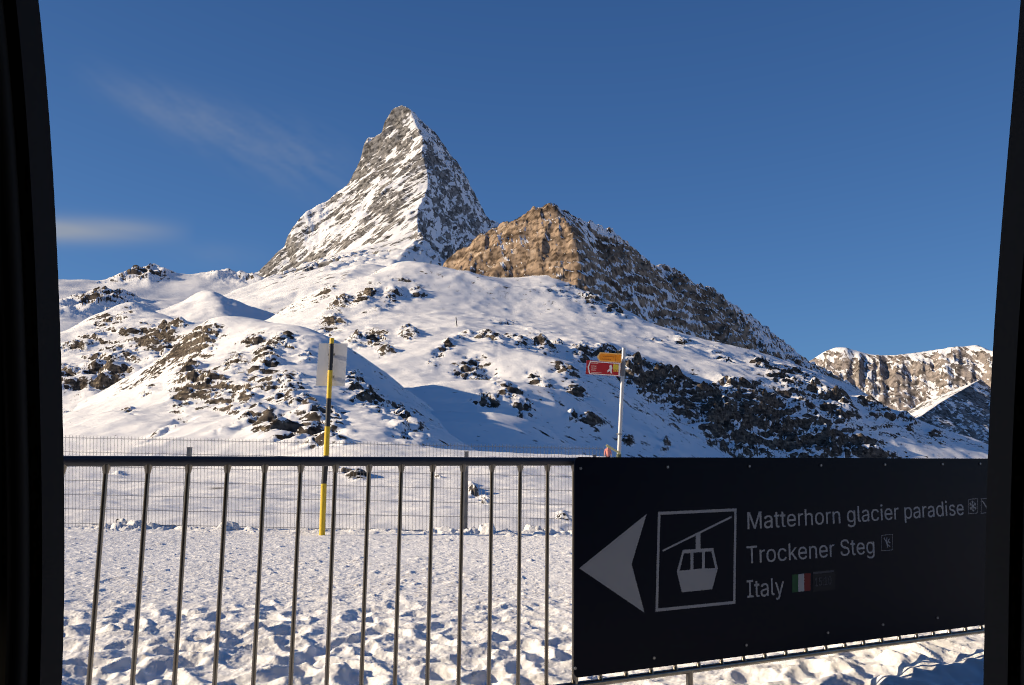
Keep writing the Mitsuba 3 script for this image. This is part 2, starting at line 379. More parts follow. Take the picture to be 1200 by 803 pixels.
# ------------------------------------------------------------------ snow hill with rocks, left, 400 m away
w = np.vstack([line([(30, 400, 450), (71, 390, 450), (100, 375, 455), (139, 358, 460), (154, 354, 460), (175, 364, 450), (208, 376, 435), (240, 392, 415), (290, 405, 400)], 3),
               pts((30, 412, 380), (75, 410, 380), (110, 396, 390), (150, 384, 395), (175, 388, 380), (202, 381, 370), (222, 392, 345), (255, 405, 330)),
               pts((60, 505, 230), (90, 490, 240), (120, 465, 270), (150, 462, 265), (180, 440, 285), (210, 412, 310), (30, 520, 220), (60, 450, 300), (100, 430, 325), (140, 420, 335), (170, 410, 345)),
               back(line([(30, 400, 450), (139, 358, 460), (208, 376, 435), (290, 405, 400)], 3), 120, 35), pts((240, 430, 280), (200, 470, 220), (140, 500, 200))])
f = Smooth(w, 1e-4)
X, Y = fan(-0.66, -0.28, 200, 190, 620, 300)
Z0 = coarse(f, X, Y)
g = GridF(X, Y, Z0)
zn = zones(g, X, Y, [(125, 440, 30, 22, 0.5, 1), (180, 405, 20, 26, 0.9, 1), (195, 390, 16, 10, 0.3, .9), (80, 440, 12, 14, 0, .9), (140, 420, 24, 12, 0.5, .8), (100, 405, 40, 8, -0.3, .7), (130, 375, 26, 8, -0.4, .6), (208, 382, 10, 5, 0, .8), (90, 450, 14, 8, 0, .8), (150, 392, 14, 6, 0, .6), (85, 478, 12, 6, 0, .5)], 190, 620)
Z = Z0 + (fbm2(X, Y, 45, 4, 4) - 0.5) * 9 + zn * (1.1 * terrace(Z0 + 9 * fbm2(X, Y, 16, 4, 51), 5.0) + 6 * (fbm2(X, Y, 16, 4, 51) - 0.45) + 6 * (ridged(X + 0.3 * Y, Y * 0.5, 26, 3, 61) - 0.6) + (ridged(X, Y, 4.5, 3, 15) - 0.5) * 2.6 + (blocks(X, Y, 6.5, 15, 0.8) - 0.3) * 2.6) + (fbm2(X, Y, 7, 3, 3) - 0.5) * 0.9
terrain_material('mat_hill_rock', ROCK_DARK, 0.67, 0.50, 2.6, 3.3, soft=0.05, patch=0.16, grain=0.55)
structure('snow_hill', surface_mesh(X, Y, Z), 'mat_hill_rock', 'rounded snow hill with scattered rocks at the left edge')

# ------------------------------------------------------------------ near rocky hill, 100 to 250 m away
w = np.vstack([line([(205, 405, 265), (226, 390, 250), (250, 379, 245), (274, 377, 242), (304, 380, 235), (328, 383, 225), (358, 395, 212), (373, 402, 206), (400, 412, 205), (430, 436, 195), (460, 462, 172), (490, 492, 148), (520, 514, 128), (550, 528, 110)], 3),
               pts((40, 545, 95), (120, 555, 80), (200, 552, 80), (300, 548, 75), (400, 543, 75), (450, 540, 80), (500, 540, 85)),
               pts((40, 535, 110), (90, 510, 140), (120, 495, 155), (150, 475, 180), (190, 443, 220), (212, 415, 250)),
               pts((300, 450, 150), (350, 480, 115), (250, 480, 140), (300, 505, 105), (385, 440, 165), (400, 475, 125), (410, 505, 100), (370, 425, 180), (330, 410, 205), (270, 420, 200), (220, 475, 155), (180, 500, 135), (240, 520, 105)),
               np.array([[-40, 330, 10], [-90, 330, 14], [-10, 250, 2], [-5, 200, 1], [0, 160, -1], [2, 120, -2], [0, 95, -2.2], [-120, 330, 10]])])
f = Smooth(w, 1e-4)
X, Y = fan(-0.62, 0.03, 330, 68, 330, 440)
Z0 = coarse(f, X, Y)
ghill = GridF(X, Y, Z0)
zn = zones(ghill, X, Y, [(236, 400, 14, 20, 0.2, 1), (222, 440, 16, 26, 0.3, 1), (212, 470, 12, 14, 0, 1), (258, 462, 22, 16, 0.2, 1), (240, 452, 20, 18, 0, .9), (285, 462, 14, 14, 0, .8), (325, 408, 22, 14, -0.2, 1), (312, 420, 14, 18, 0, .9), (278, 425, 14, 18, 0.4, .7), (330, 445, 26, 14, 0, .9),
                         (345, 470, 26, 16, 0.3, .8), (310, 490, 30, 14, 0.2, .7), (370, 500, 30, 22, 0.4, .9), (340, 505, 36, 14, 0.1, .9), (385, 525, 22, 8, 0, .9), (430, 462, 24, 12, 0.7, 1), (440, 475, 24, 10, 0.7, .9), (472, 492, 22, 12, 0.6, 1), (418, 440, 10, 8, 0, .9), (300, 400, 14, 8, 0, .7),
                         (175, 462, 10, 5, -.4, .5), (152, 490, 8, 4, 0, .8), (205, 497, 30, 4, -0.5, .55), (400, 430, 8, 6, 0, .7), (405, 550, 24, 8, 0.3, .7), (250, 385, 12, 6, 0, .8), (360, 420, 12, 8, 0.3, .7), (390, 490, 14, 14, 0, .8), (295, 440, 10, 10, 0, .7), (265, 505, 20, 5, -.4, .5)], 68, 330)
Z = Z0 + (fbm2(X, Y, 22, 4, 4) - 0.5) * 2.2 + (ridged(X, Y, 26, 3, 44) - 0.6) * 2.6 + zn * (1.1 * terrace(Z0 + 5 * fbm2(X, Y, 8, 4, 51), 2.4) + 3.4 * (fbm2(X, Y, 8, 4, 51) - 0.45) + 4.0 * (ridged(X + 0.4 * Y, Y * 0.45, 14, 3, 61) - 0.6) + (ridged(X, Y, 2.2, 3, 15) - 0.5) * 1.35 + (blocks(X, Y, 3.2, 15, 0.8) - 0.3) * 1.4) + (fbm2(X, Y, 3, 3, 3) - 0.5) * 0.4
structure('rocky_hill', surface_mesh(X, Y, Z), 'mat_hill_rock', 'near snow-covered hill full of dark brown rocks behind the striped pole')

# ------------------------------------------------------------------ the wide snow slope from behind the mesh fence up to the summits
u = (40, 180, 320, 460, 600, 740, 880, 1020, 1170)
w = np.vstack([pts((320, 375, 760), (335, 368, 780), (350, 353, 800), (380, 341, 820), (420, 330, 840), (440, 319, 850), (470, 308, 860), (500, 311, 850), (530, 319, 870), (560, 328, 890), (600, 332, 910), (640, 322, 935), (660, 321, 930), (690, 342, 870), (720, 360, 830),
                   (760, 379, 800), (800, 394, 780), (850, 406, 770), (900, 419, 770), (950, 437, 780), (1000, 457, 790), (1050, 488, 800), (1100, 513, 810), (1150, 533, 820), (1200, 556, 830)),
               back(pts((320, 375, 760), (380, 341, 820), (470, 308, 860), (560, 328, 890), (640, 322, 935), (720, 360, 830), (800, 394, 780), (900, 419, 770), (1000, 457, 790), (1100, 513, 810), (1200, 556, 830)), 260, 75),
               pts((400, 385, 540), (450, 385, 520), (500, 395, 460), (560, 380, 580), (540, 350, 730), (600, 360, 730), (640, 385, 620), (648, 402, 480), (560, 440, 330), (500, 440, 320), (450, 430, 350), (400, 420, 370), (360, 400, 500),
                   (652, 424, 350), (645, 464, 260), (630, 499, 190), (560, 488, 215), (520, 478, 225), (470, 470, 240)),
               pts((712, 452, 400), (742, 498, 315), (780, 532, 262), (700, 528, 235), (668, 530, 185), (622, 530, 160)),
               pts((690, 405, 480), (740, 424, 490), (800, 440, 500), (850, 450, 505), (900, 455, 525), (950, 471, 535), (1000, 486, 545), (1040, 507, 545)),
               pts((760, 400, 650), (850, 424, 650), (930, 445, 660)),
               pts((815, 500, 435), (850, 518, 440), (900, 538, 448), (1000, 546, 478), (1040, 548, 500), (1100, 552, 520), (1170, 560, 540)),
               *([pts((x, 612 + 0.012 * (x - 600), 17.5), (x, 582, 34)) for x in u]),
               pts((40, 556, 60), (180, 558, 60), (300, 550, 60), (380, 528, 60), (440, 522, 62), (500, 527, 61), (560, 534, 58), (640, 538, 56), (711, 551, 57), (780, 541, 75), (880, 555, 75), (1020, 560, 75), (1170, 565, 75)),
               pts((60, 551, 100), (200, 551, 100), (330, 551, 100), (440, 552, 98), (520, 552, 98), (600, 549, 98), (700, 546, 110), (850, 550, 120), (1000, 556, 130), (1170, 562, 140)), pts((60, 546, 200), (200, 530, 220), (300, 490, 300))])
f = Smooth(w, 2e-5)
X, Y = fan(-0.66, 0.64, 520, 12.9, 1010, 860)
Z0 = coarse(f, X, Y)
Z0 = Z0 - 0.5 * np.clip((15.5 - Y) / 2.5, 0, 1)                      # the plateau ends behind the fence
gslope = GridF(X, Y, Z0)
spots = [(562, 440, 20, 16, 0.3, 1), (548, 436, 16, 8, 0, 1), (580, 446, 14, 8, 0.2, .9), (570, 470, 18, 8, 0, .8), (600, 466, 20, 10, 0.5, .8), (612, 480, 14, 12, 0.5, .8), (390, 378, 14, 7, 0, 1), (385, 390, 14, 6, 0, .7), (440, 398, 14, 8, 0.3, .9), (452, 412, 10, 8, 0, .8), (420, 400, 12, 6, 0, .8), (480, 393, 10, 6, 0.4, .8),
         (400, 358, 12, 8, -0.6, .9), (430, 350, 16, 8, -0.6, .9), (460, 345, 10, 8, -0.6, .8), (490, 342, 8, 8, 0, .8), (470, 330, 12, 5, 0, .5), (450, 362, 20, 5, -.4, .5), (385, 345, 10, 6, -.5, .6), (520, 412, 20, 5, -.6, .6), (540, 400, 18, 5, -.4, .6), (575, 400, 16, 7, .2, .8), (605, 400, 18, 8, .3, .8), (635, 408, 14, 7, .3, .8),
         (660, 432, 12, 10, .6, .8), (672, 466, 12, 9, .3, 1), (640, 455, 12, 9, .4, .7), (680, 415, 10, 10, .8, .9), (700, 440, 10, 12, .8, .8), (625, 440, 10, 6, .4, .6), (690, 495, 12, 5, .3, .7), (670, 490, 6, 4, 0, .7), (655, 405, 12, 5, .3, .6), (590, 380, 18, 3, .1, .35), (630, 390, 20, 3, .2, .35),
         (695, 352, 18, 8, .4, .9), (675, 336, 12, 4, 0, .9), (720, 365, 14, 6, .5, .8), (650, 345, 20, 4, .3, .4), (745, 440, 24, 12, .5, 1.5), (775, 450, 22, 14, .6, 1.5), (760, 462, 14, 12, .7, .9), (800, 402, 16, 5, .4, .5), (770, 400, 12, 4, .4, .4), (830, 470, 22, 12, .2, 1.5), (860, 460, 22, 8, .3, 1), (900, 470, 26, 12, .3, 1.5),
         (850, 500, 34, 22, .2, 1.5), (890, 505, 40, 22, .2, 1.5), (930, 515, 34, 18, .3, 1.5), (880, 530, 60, 12, .1, 1.5), (970, 520, 30, 14, .4, 1.5), (1000, 530, 30, 10, .3, 1), (940, 480, 26, 12, .5, 1), (975, 490, 20, 10, .6, .9), (920, 450, 24, 8, .4, .9), (900, 430, 24, 6, .3, .8), (960, 462, 20, 10, .6, 1), (985, 475, 16, 8, .7, 1),
         (930, 438, 20, 6, .3, .8), (1020, 478, 20, 8, .5, 1), (1040, 490, 16, 7, .5, .9), (1060, 496, 12, 5, .4, .8), (1098, 515, 8, 5, .4, .9), (1064, 506, 5, 3, .4, .9), (850, 425, 20, 5, .4, .6), (800, 480, 16, 8, .4, .9), (512, 561, 5, 4, 0, .8), (555, 577, 8, 4, .7, .8), (568, 592, 4, 2.5, 0, .8), (660, 610, 8, 8, 0, .9),
         (735, 428, 40, 9, .45, 1.2), (790, 452, 34, 10, .5, 1.2), (850, 478, 44, 12, .35, 1.2), (920, 500, 50, 14, .35, 1.2), (990, 524, 44, 11, .3, 1.2), (870, 512, 60, 18, .2, 1.2), (405, 553, 20, 7, .4, .6), (420, 562, 10, 5, 0, .8), (150, 528, 20, 5, -.4, .5), (140, 557, 6, 2.5, 0, .5), (735, 520, 4, 3, .4, .8), (780, 526, 5, 4, 0, .9)]
zn = zones(gslope, X, Y, spots, 13.5, 1000)
S = np.clip(Y / 300, 0.02, 2.6)                                       # rocks seen nearer are smaller stones
blk = np.zeros(X.shape)
for k, s in enumerate((0.45, 1.1, 2.6, 6.0, 13.0)):
    wgt = np.exp(-((np.log(Y / 300) - math.log(s / 5.5)) / 0.85) ** 2)
    fk = fbm2(X, Y, s * 2.2, 4, 51 + k)
    blk += wgt * (1.1 * terrace(Z0 + 1.4 * s * fk, s * 0.65) + s * 0.9 * (fk - 0.45) + s * 0.8 * (ridged(X + 0.3 * Y, Y * 0.5, s * 3.2, 3, 61 + k) - 0.6) + 0.36 * s * (ridged(X, Y, s * 0.55, 3, 25 + k) - 0.5) + 0.34 * s * (blocks(X, Y, s * 0.8, 35 + k, 0.8) - 0.3))
far = np.clip((Y - 45) / 80, 0, 1)
Z = Z0 + far * ((ridged(X, Y, 75, 4, 4) - 0.6) * 8 * np.clip(Y / 400, 0, 1) + (fbm2(X, Y, 9, 3, 3) - 0.5) * 1.3 * np.clip(Y / 300, 0, 1)) + zn * blk
Z += (1 - far) * ((fbm2(X, Y, 5.0, 4, 8) - 0.5) * 0.55 + (fbm2(X, Y, 0.8, 3, 9) - 0.5) * 0.10)
terrain_material('mat_slope', ROCK_DARK, 0.71, 0.44, 4.2, 3.3, soft=0.05, patch=0.20, grain=1.0)
keep = ~((Y > 120) & (X / Y < -0.32))
structure('snow_slope', surface_mesh(X, Y, Z, keep), 'mat_slope', 'wide sunlit snow slope with rock bands rising behind the fences')

# the land below everything, out to the horizon
v = np.array([[-30000, -30000, -6.0], [30000, -30000, -6], [30000, 30000, -6], [-30000, 30000, -6]])
terrain_material('mat_land', ROCK_DARK, 0.3, 0.2, 300.0, 4.0)
structure('snow_land', trimesh.Trimesh(v, [[0, 1, 2], [0, 2, 3]], process=False), 'mat_land', 'snow-covered land below the mountains', smooth=False)
# ------------------------------------------------------------------ tools for built things
def tube(a, b, r, n=14, r2=None):
    a, b = np.asarray(a, float), np.asarray(b, float)
    h = np.linalg.norm(b - a)
    m = trimesh.creation.cylinder(r, h, sections=n)
    if r2 is not None:
        top = m.vertices[:, 2] > 0
        m.vertices[top, :2] *= r2 / r
    m.apply_transform(trimesh.geometry.align_vectors([0, 0, 1], (b - a) / h))
    m.apply_translation((a + b) / 2)
    return m


def sweep(path, r, n=12):
    p = np.asarray(path, float)
    t = np.gradient(p, axis=0)
    t /= np.linalg.norm(t, axis=1, keepdims=True)
    a = np.cross(t, [0, 1.0, 0.1])
    a /= np.linalg.norm(a, axis=1, keepdims=True)
    b = np.cross(t, a)
    g = np.arange(n) * 2 * math.pi / n
    v = p[:, None] + r * (np.cos(g)[None, :, None] * a[:, None] + np.sin(g)[None, :, None] * b[:, None])
    f = []
    for i in range(len(p) - 1):
        for j in range(n):
            k = (j + 1) % n
            f += [[i * n + j, i * n + k, (i + 1) * n + k], [i * n + j, (i + 1) * n + k, (i + 1) * n + j]]
    m = trimesh.Trimesh(v.reshape(-1, 3), f, process=False)
    m.fix_normals()
    return m


def join(*ms):
    return trimesh.util.concatenate([m for m in ms if m is not None])


def numbered(key):
    if key not in scene:
        return key
    k = 1
    while f'{key}_{k:03d}' in scene:
        k += 1
    return f'{key}_{k:03d}'


def part(holder, name, mesh, mat, label=None, smooth=35, **kw):
    key = numbered(f'{holder}__{name}')
    scene[key] = mikit.ply(mesh, mat, smooth=smooth)
    if label or kw:
        labels[key] = {**({'label': label} if label else {}), **kw}
    return key


def thing(key, label, category, group=None, **kw):
    labels[key] = {'label': label, 'category': category, **({'group': group} if group else {}), **kw}
    return key


def PZ(px, py, depth):
    """the place seen at a survey pixel at this depth along the view axis"""
    d = FWD + RIGHT * (px - CX) / FOCAL - UP * (py - CY) / FOCAL
    return EYE + d * depth


def PY(px, py, y):
    r = ray(px, py)
    return EYE + r * (y / r[1])


def frame(o, x, y, z):
    m = np.eye(4)
    m[:3, 0], m[:3, 1], m[:3, 2], m[:3, 3] = x, y, z, o
    return m


# ------------------------------------------------------------------ the railing line
H = 0.78                                              # top rail to bottom of the sign
RA, RB = PZ(75, 540.5, FOCAL * H / 317.4), PZ(1153, 541.5, FOCAL * H / 182.6)
RD = (RB - RA) / np.linalg.norm(RB - RA)               # along the rail
RH = np.array([RD[0], RD[1], 0]) / np.hypot(RD[0], RD[1])
RN = np.array([RH[1], -RH[0], 0])                      # towards the viewer


def on_rail(px, py, off=0.0):
    """(distance along the railing, height against its top rail) of a survey pixel, on the plane OFF metres before the railing"""
    r = ray(px, py)
    t = ((RA + RN * off - EYE) @ RN) / (r @ RN)
    p = EYE + r * t
    s = (p - RA) @ RH
    return s, p[2] - (RA[2] + s * RD[2] / np.hypot(RD[0], RD[1]))


def rail_point(s, v=0.0, off=0.0):
    q = RA + RH * s + RN * off
    return np.array([q[0], q[1], RA[2] + s * RD[2] / np.hypot(RD[0], RD[1]) + v])


# ------------------------------------------------------------------ trodden snow before and behind the railing
X, Y = fan(-0.74, 0.72, 660, 2.0, 14.2, 430)
dl = (X - RA[0]) * RN[0] + (Y - RA[1]) * RN[1]          # distance before the railing
ZG = 0.02 + 0.125 * np.exp(-((dl + 0.1) / 0.7) ** 2) * np.clip((X - 0.5) / 1.5, 0, 1)
trod = np.clip((6.6 - Y + 1.4 * (fbm2(X, Y, 1.6, 3, 4) - 0.5)) / 1.5, 0, 1)
lump = (fbm2(X, Y, 0.5, 2, 21) - 0.5) * 0.05 + (fbm2(X, Y, 0.16, 2, 22) - 0.5) * 0.045 + (fbm2(X, Y, 0.06, 2, 23) - 0.5) * 0.020
g = np.random.default_rng(5)
pit = np.zeros(X.shape)
for _ in range(1300):
    cx, cy = g.uniform(-5.2, 5.6), g.uniform(2.1, 7.1)
    a, rl, rw = g.normal(0.3, 0.8), g.uniform(0.08, 0.17), g.uniform(0.045, 0.085)
    near = (np.abs(X - cx) < 0.6) & (np.abs(Y - cy) < 0.6)
    if not near.any():
        continue
    x, y = X[near] - cx, Y[near] - cy
    x, y = x * math.cos(a) + y * math.sin(a), -x * math.sin(a) + y * math.cos(a)
    r = np.sqrt((x / rw) ** 2 + (y / rl) ** 2) + 0.5 * (meshkit.noise(np.stack([X[near] / 0.09, Y[near] / 0.09, 0 * x + cx], -1), 2) - 0.5)
    pit[near] += -g.uniform(0.02, 0.06) * np.exp(-np.maximum(r, 0) ** 3.2) + g.uniform(0.006, 0.028) * np.exp(-((r - 1.4) / 0.35) ** 2)
pit = 0.042 * np.tanh(pit / 0.06)
crust = (fbm2(X, Y, 1.2, 2, 31) - 0.5) * 0.03 + (fbm2(X * 0.6, Y, 0.14, 3, 32) - 0.5) * 0.017 + (fbm2(X, Y, 0.05, 2, 33) - 0.5) * 0.012
crumb = np.clip(fbm2(X, Y, 0.11, 2, 35) - 0.70, 0, 1) * 0.09
bank = np.exp(-((Y - 12.05 - 0.3 * (fbm2(X, Y, 1.1, 2, 6) - 0.5)) / 0.26) ** 2) * np.clip(0.25 + 1.3 * fbm2(X, Y, 0.8, 3, 41) - 0.35, 0.05, 1.2)
ZG = ZG + trod * (0.7 * lump + 0.75 * pit + 0.02) + (1 - trod) * (0.75 * crust + 0.8 * crumb) + bank * (0.06 + 0.16 * (blocks(X, Y, 0.2, 9) - 0.2)) - 0.7 * np.clip((Y - 12.7) / 1.2, 0, 1)
GROUND = GridF(X, Y, ZG)


def snow_colour(p, n, uv):
    t = fb(p.x * 9, p.y * 9, p.z * 9, 3)
    grit = sst(0.74, 0.82, nz(p.x * 38, p.y * 26, p.z * 38)) * sst(0.35, 0.6, fb(p.x * 1.3, p.y * 1.3, 0, 2))
    return mix(mix((0.74, 0.735, 0.73), (0.83, 0.825, 0.82), t), (0.42, 0.37, 0.32), grit * 0.55)


scene['mat_snow'] = {'type': 'bumpmap', 'scale': 1.0, 'tex': mikit.proc(lambda p, n, uv: 0.008 * fb(p.x * 45, p.y * 32, p.z * 45, 2) + 0.014 * fb(p.x * 14, p.y * 15, p.z * 14, 2), eps=4e-3),
                     'bsdf': {'type': 'principled', 'base_color': mikit.proc(snow_colour), 'roughness': 0.75, 'specular': 0.25}}
structure('snow_ground', surface_mesh(X, Y, ZG), 'mat_snow', 'flat snow-covered ground with trodden lumps and footprints beyond the railing')

# ------------------------------------------------------------------ railing
plain('mat_rail', (0.035, 0.037, 0.05), 0.45, 0.5)
def steel(p, n, uv):
    return mix((0.15, 0.135, 0.115), (0.27, 0.25, 0.22), fb(p.x * 60, p.y * 60, p.z * 9, 3))
scene['mat_bar'] = {'type': 'principled', 'base_color': mikit.proc(steel), 'roughness': 0.27, 'metallic': 0.95, 'specular': 0.4}
thing('railing', 'dark metal railing of thin upright bars in the trodden snow in front', 'railing')
LOW = -0.805
part('railing', 'top_rail', tube(rail_point(-1.2), rail_point(4.4), 0.0155, 20), 'mat_rail')
part('railing', 'bottom_rail', tube(rail_point(-1.2, LOW), rail_point(4.4, LOW), 0.0125, 16), 'mat_bar')
seen = [119, 167, 214, 257, 301, 344, 385, 427, 465, 503, 540, 575, 610, 643]
ss_ = np.array([on_rail(x, 675)[0] for x in seen])
step, first = np.polyfit(np.arange(len(seen)), ss_, 1)
print('bar step', step, first, 'residual', np.abs(ss_ - first - step * np.arange(len(seen))).max())
s = first - 10 * step
while s < 4.35:
    a, b = rail_point(s, -0.014), rail_point(s, LOW + 0.011)
    m = join(tube(b, a, 0.0071, 12), tube(a - [0, 0, 0.022], a + [0, 0, 0.004], 0.008, 12, 0.0135), tube(b + [0, 0, 0.010], b - [0, 0, 0.003], 0.008, 12, 0.011))
    part('railing', 'bar', m, 'mat_bar')
    s += step
for px, py in ((808, 790), (300, 900)):
    s = on_rail(px, py)[0]
    part('railing', 'leg', tube(rail_point(s, LOW), rail_point(s, LOW - 0.45), 0.014, 14), 'mat_bar')
s_end = on_rail(672.5, 665)[0] + 0.006
part('railing', 'post', tube(rail_point(s_end, -0.01), rail_point(s_end, LOW - 0.4), 0.011, 14), 'mat_bar')

# ------------------------------------------------------------------ the blue-black direction sign hung on the railing
OFF = 0.036
s0, _ = on_rail(672.5, 665, OFF)
SV = lambda px, py: on_rail(px, py, OFF + 0.004)
s1, v0, v1 = s0 + 2.62, -0.768, 0.017


def to_sign(mesh, depth=0.0):
    """from the sign's own plane (along, up, out) to its place"""
    v = np.array(mesh.vertices)
    slope = RD[2] / np.hypot(RD[0], RD[1])
    w = RA + RH * v[:, :1] + RN * (OFF + depth + v[:, 2:3])
    w[:, 2] = RA[2] + v[:, 0] * slope + v[:, 1]
    m = trimesh.Trimesh(w, mesh.faces, process=False)
    return m


def sheet(poly, depth, thick):
    ms = [trimesh.creation.extrude_polygon(q, thick, engine='earcut') for q in getattr(poly, 'geoms', [poly])]
    return to_sign(join(*ms), depth)


scene['mat_sign'] = two({'type': 'principled', 'base_color': {'type': 'rgb', 'value': [0.0018, 0.0042, 0.012]}, 'roughness': 0.3, 'specular': 0.06})
plain('mat_silver', (0.27, 0.28, 0.295), 0.5, 0.2)
thing('direction_sign', 'long blue-black direction sign with arrow and cabin pictogram hung on the railing', 'sign')
panel = sbox(s0, v0, s1, v1).buffer(-0.02).buffer(0.02, quad_segs=6)
part('direction_sign', 'panel', sheet(panel, 0.0, 0.004), 'mat_sign')
D1 = 0.0044
arrow = Polygon([SV(678.7, 666), SV(757.6, 602.5), SV(740, 661), SV(755, 718)])
part('direction_sign', 'arrow', sheet(arrow, D1, 0.0005), 'mat_silver', 'grey arrow head pointing left')
outer = Polygon([SV(771, 600), SV(863, 595.8), SV(861.6, 707.6), SV(768, 717)])
part('direction_sign', 'pictogram_frame', sheet(outer.difference(outer.buffer(-0.0115, join_style=2)), D1, 0.0005), 'mat_silver')
z3 = lambda x, y: SV(750 + x / 5.354, 580 + y / 5.354)
body = Polygon([z3(*q) for q in ((268, 345), (458, 333), (487, 462), (452, 592), (262, 612), (230, 480))])
for hole in (((274, 368), (316, 365), (316, 469), (248, 476)), ((334, 363), (388, 359), (388, 462), (334, 467)), ((406, 357), (447, 354), (471, 459), (406, 462))):
    body = body.difference(Polygon([z3(*q) for q in hole]))
hanger = Polygon([z3(349, 240), z3(378, 235), z3(378, 342), z3(349, 343)])
cable = Polygon([z3(140, 346), z3(572, 132), z3(576, 144), z3(143, 357)])
part('direction_sign', 'pictogram', sheet(body.union(hanger).union(cable).buffer(0), D1, 0.0005), 'mat_silver', 'grey cable car cabin drawn in a square')


def lettering(text, a, b, cap, name='letter', depth=D1, bold=False, mat='mat_silver'):
    """text between two baseline points"""
    (xa, ya), (xb, yb) = SV(*a), SV(*b)
    m = meshkit.text_mesh(text, cap, 0.0005, bold)
    lo, hi = m.bounds[0][0], m.bounds[1][0]
    k = (xb - xa) / (hi - lo)
    v = np.array(m.vertices)
    x = (v[:, 0] - lo) * k
    m = trimesh.Trimesh(np.column_stack([xa + x, ya + (yb - ya) * x / (xb - xa) + v[:, 1], v[:, 2]]), m.faces, process=False)
    groups = []
    for piece in sorted(m.split(only_watertight=False), key=lambda q: q.bounds[0][0]):
        x0, x1 = piece.bounds[0][0], piece.bounds[1][0]
        if groups and x0 < groups[-1][1] - 0.3 * min(x1 - x0, groups[-1][1] - groups[-1][0]):     # the dot of an i
            groups[-1] = (min(x0, groups[-1][0]), max(x1, groups[-1][1]), groups[-1][2] + [piece])
        else:
            groups.append((x0, x1, [piece]))
    for _, _, ps in groups:
        part('direction_sign', name, to_sign(join(*ps), depth), mat)


cap = SV(876, 600)[1] - SV(876, 620)[1]
lettering('Matterhorn glacier paradise', (876, 620.3), (1129.6, 603.3), cap)
lettering('Trockener Steg', (875, 660.6), (1024.8, 648.4), cap)
lettering('Italy', (875.4, 700.7), (918.8, 696.3), cap)


def ring(p, t):
    return p.difference(p.buffer(-t, join_style=2))


def stroke(points, t):
    from shapely.geometry import LineString
    return LineString(points).buffer(t, cap_style=2)


box1 = Polygon([SV(1134.7, 585), SV(1145.4, 584.2), SV(1145.3, 601.4), SV(1134.6, 602.6)])
c = np.array(box1.centroid.coords[0])
flake = ring(box1, 0.0022)
for k in range(3):
    d = np.array([math.sin(k * math.pi / 3), math.cos(k * math.pi / 3)])
    flake = flake.union(stroke([c - d * 0.026, c + d * 0.026], 0.0022))
    for e in (-1, 1):
        for j in (-1, 1):
            q = c + d * e * 0.016
            dd = d * e * math.cos(0.9) + np.array([d[1], -d[0]]) * j * math.sin(0.9)
            flake = flake.union(stroke([q, q + dd * 0.010], 0.0018))
part('direction_sign', 'snowflake_symbol', sheet(flake, D1, 0.0005), 'mat_silver')
box2 = affinity.translate(box1, SV(1149.5, 590)[0] - SV(1134.7, 590)[0], 0)
c2 = np.array(box2.centroid.coords[0])
part('direction_sign', 'second_symbol', sheet(ring(box2, 0.0022).union(stroke([c2 + [-0.02, 0.024], c2 + [0.0, 0.0], c2 + [0.014, -0.02]], 0.003)), D1, 0.0005), 'mat_silver')
box3 = Polygon([SV(1032.6, 627.3), SV(1046, 626), SV(1046, 644.6), SV(1032.6, 645.9)])
c3 = np.array(box3.centroid.coords[0])
ski = ring(box3, 0.0016)
for a, b in (((-0.018, 0.022), (-0.006, 0.004)), ((-0.006, 0.004), (0.004, -0.022)), ((0.0, 0.022), (-0.004, -0.004)), ((0.016, 0.016), (-0.002, -0.006)), ((-0.002, -0.006), (0.018, -0.018)), ((0.008, 0.004), (0.02, -0.002))):
    ski = ski.union(stroke([c3 + a, c3 + b], 0.0022))
part('direction_sign', 'skier_symbol', sheet(ski, D1, 0.0005), 'mat_silver')
plain('mat_green', (0.008, 0.065, 0.018), 0.5, 0.2)
plain('mat_white', (0.32, 0.325, 0.33), 0.5, 0.2)
plain('mat_red', (0.13, 0.009, 0.008), 0.5, 0.2)
fx = [928.2, 935.2, 942.2, 949.8]
for k, (nm, mt) in enumerate((('green_stripe', 'mat_green'), ('white_stripe', 'mat_white'), ('red_stripe', 'mat_red'))):
    part('direction_sign', nm, sheet(Polygon([SV(fx[k], 673.6 - 0.09 * (fx[k] - 928)), SV(fx[k + 1], 673.6 - 0.09 * (fx[k + 1] - 928)), SV(fx[k + 1], 694.4 - 0.1 * (fx[k + 1] - 928)), SV(fx[k], 694.4 - 0.1 * (fx[k] - 928))]), D1, 0.0005), mt)
plain('mat_clock_panel', (0.006, 0.007, 0.011), 0.4, 0.12)
plain('mat_dim', (0.045, 0.048, 0.06), 0.5, 0.15)
part('direction_sign', 'time_display', sheet(Polygon([SV(952.2, 669.4), SV(978.5, 667), SV(978.5, 691), SV(952.2, 694)]), D1, 0.0008), 'mat_clock_panel')
part('direction_sign', 'display_edge', sheet(Polygon([SV(952.5, 670.6), SV(977, 668.2), SV(977, 670.3), SV(952.5, 672.9)]), D1 + 0.001, 0.0004), 'mat_dim')
lettering('15:10', (955, 687.2), (974, 684.8), cap * 0.5, 'digit', D1 + 0.001, mat='mat_dim')
plain('mat_bolt', (0.22, 0.22, 0.22), 0.35, 0.5, metallic=0.6)
for px, py in ((680, 549), (782, 547.5), (877.7, 546.5), (961.5, 545.5), (1036.5, 544.5), (1104, 544), (1148, 543.5), (673.6, 783), (766, 771), (874, 756), (969.7, 741.5), (1034, 732), (1098, 724)):
    s, v = SV(px, py)
    v = min(max(v, v0 + 0.012), v1 - 0.012)
    m = trimesh.creation.cylinder(0.0052, 0.005, sections=12)
    m.apply_translation([s, v, 0.0065])
    part('direction_sign', 'bolt', to_sign(m, 0), 'mat_bolt')

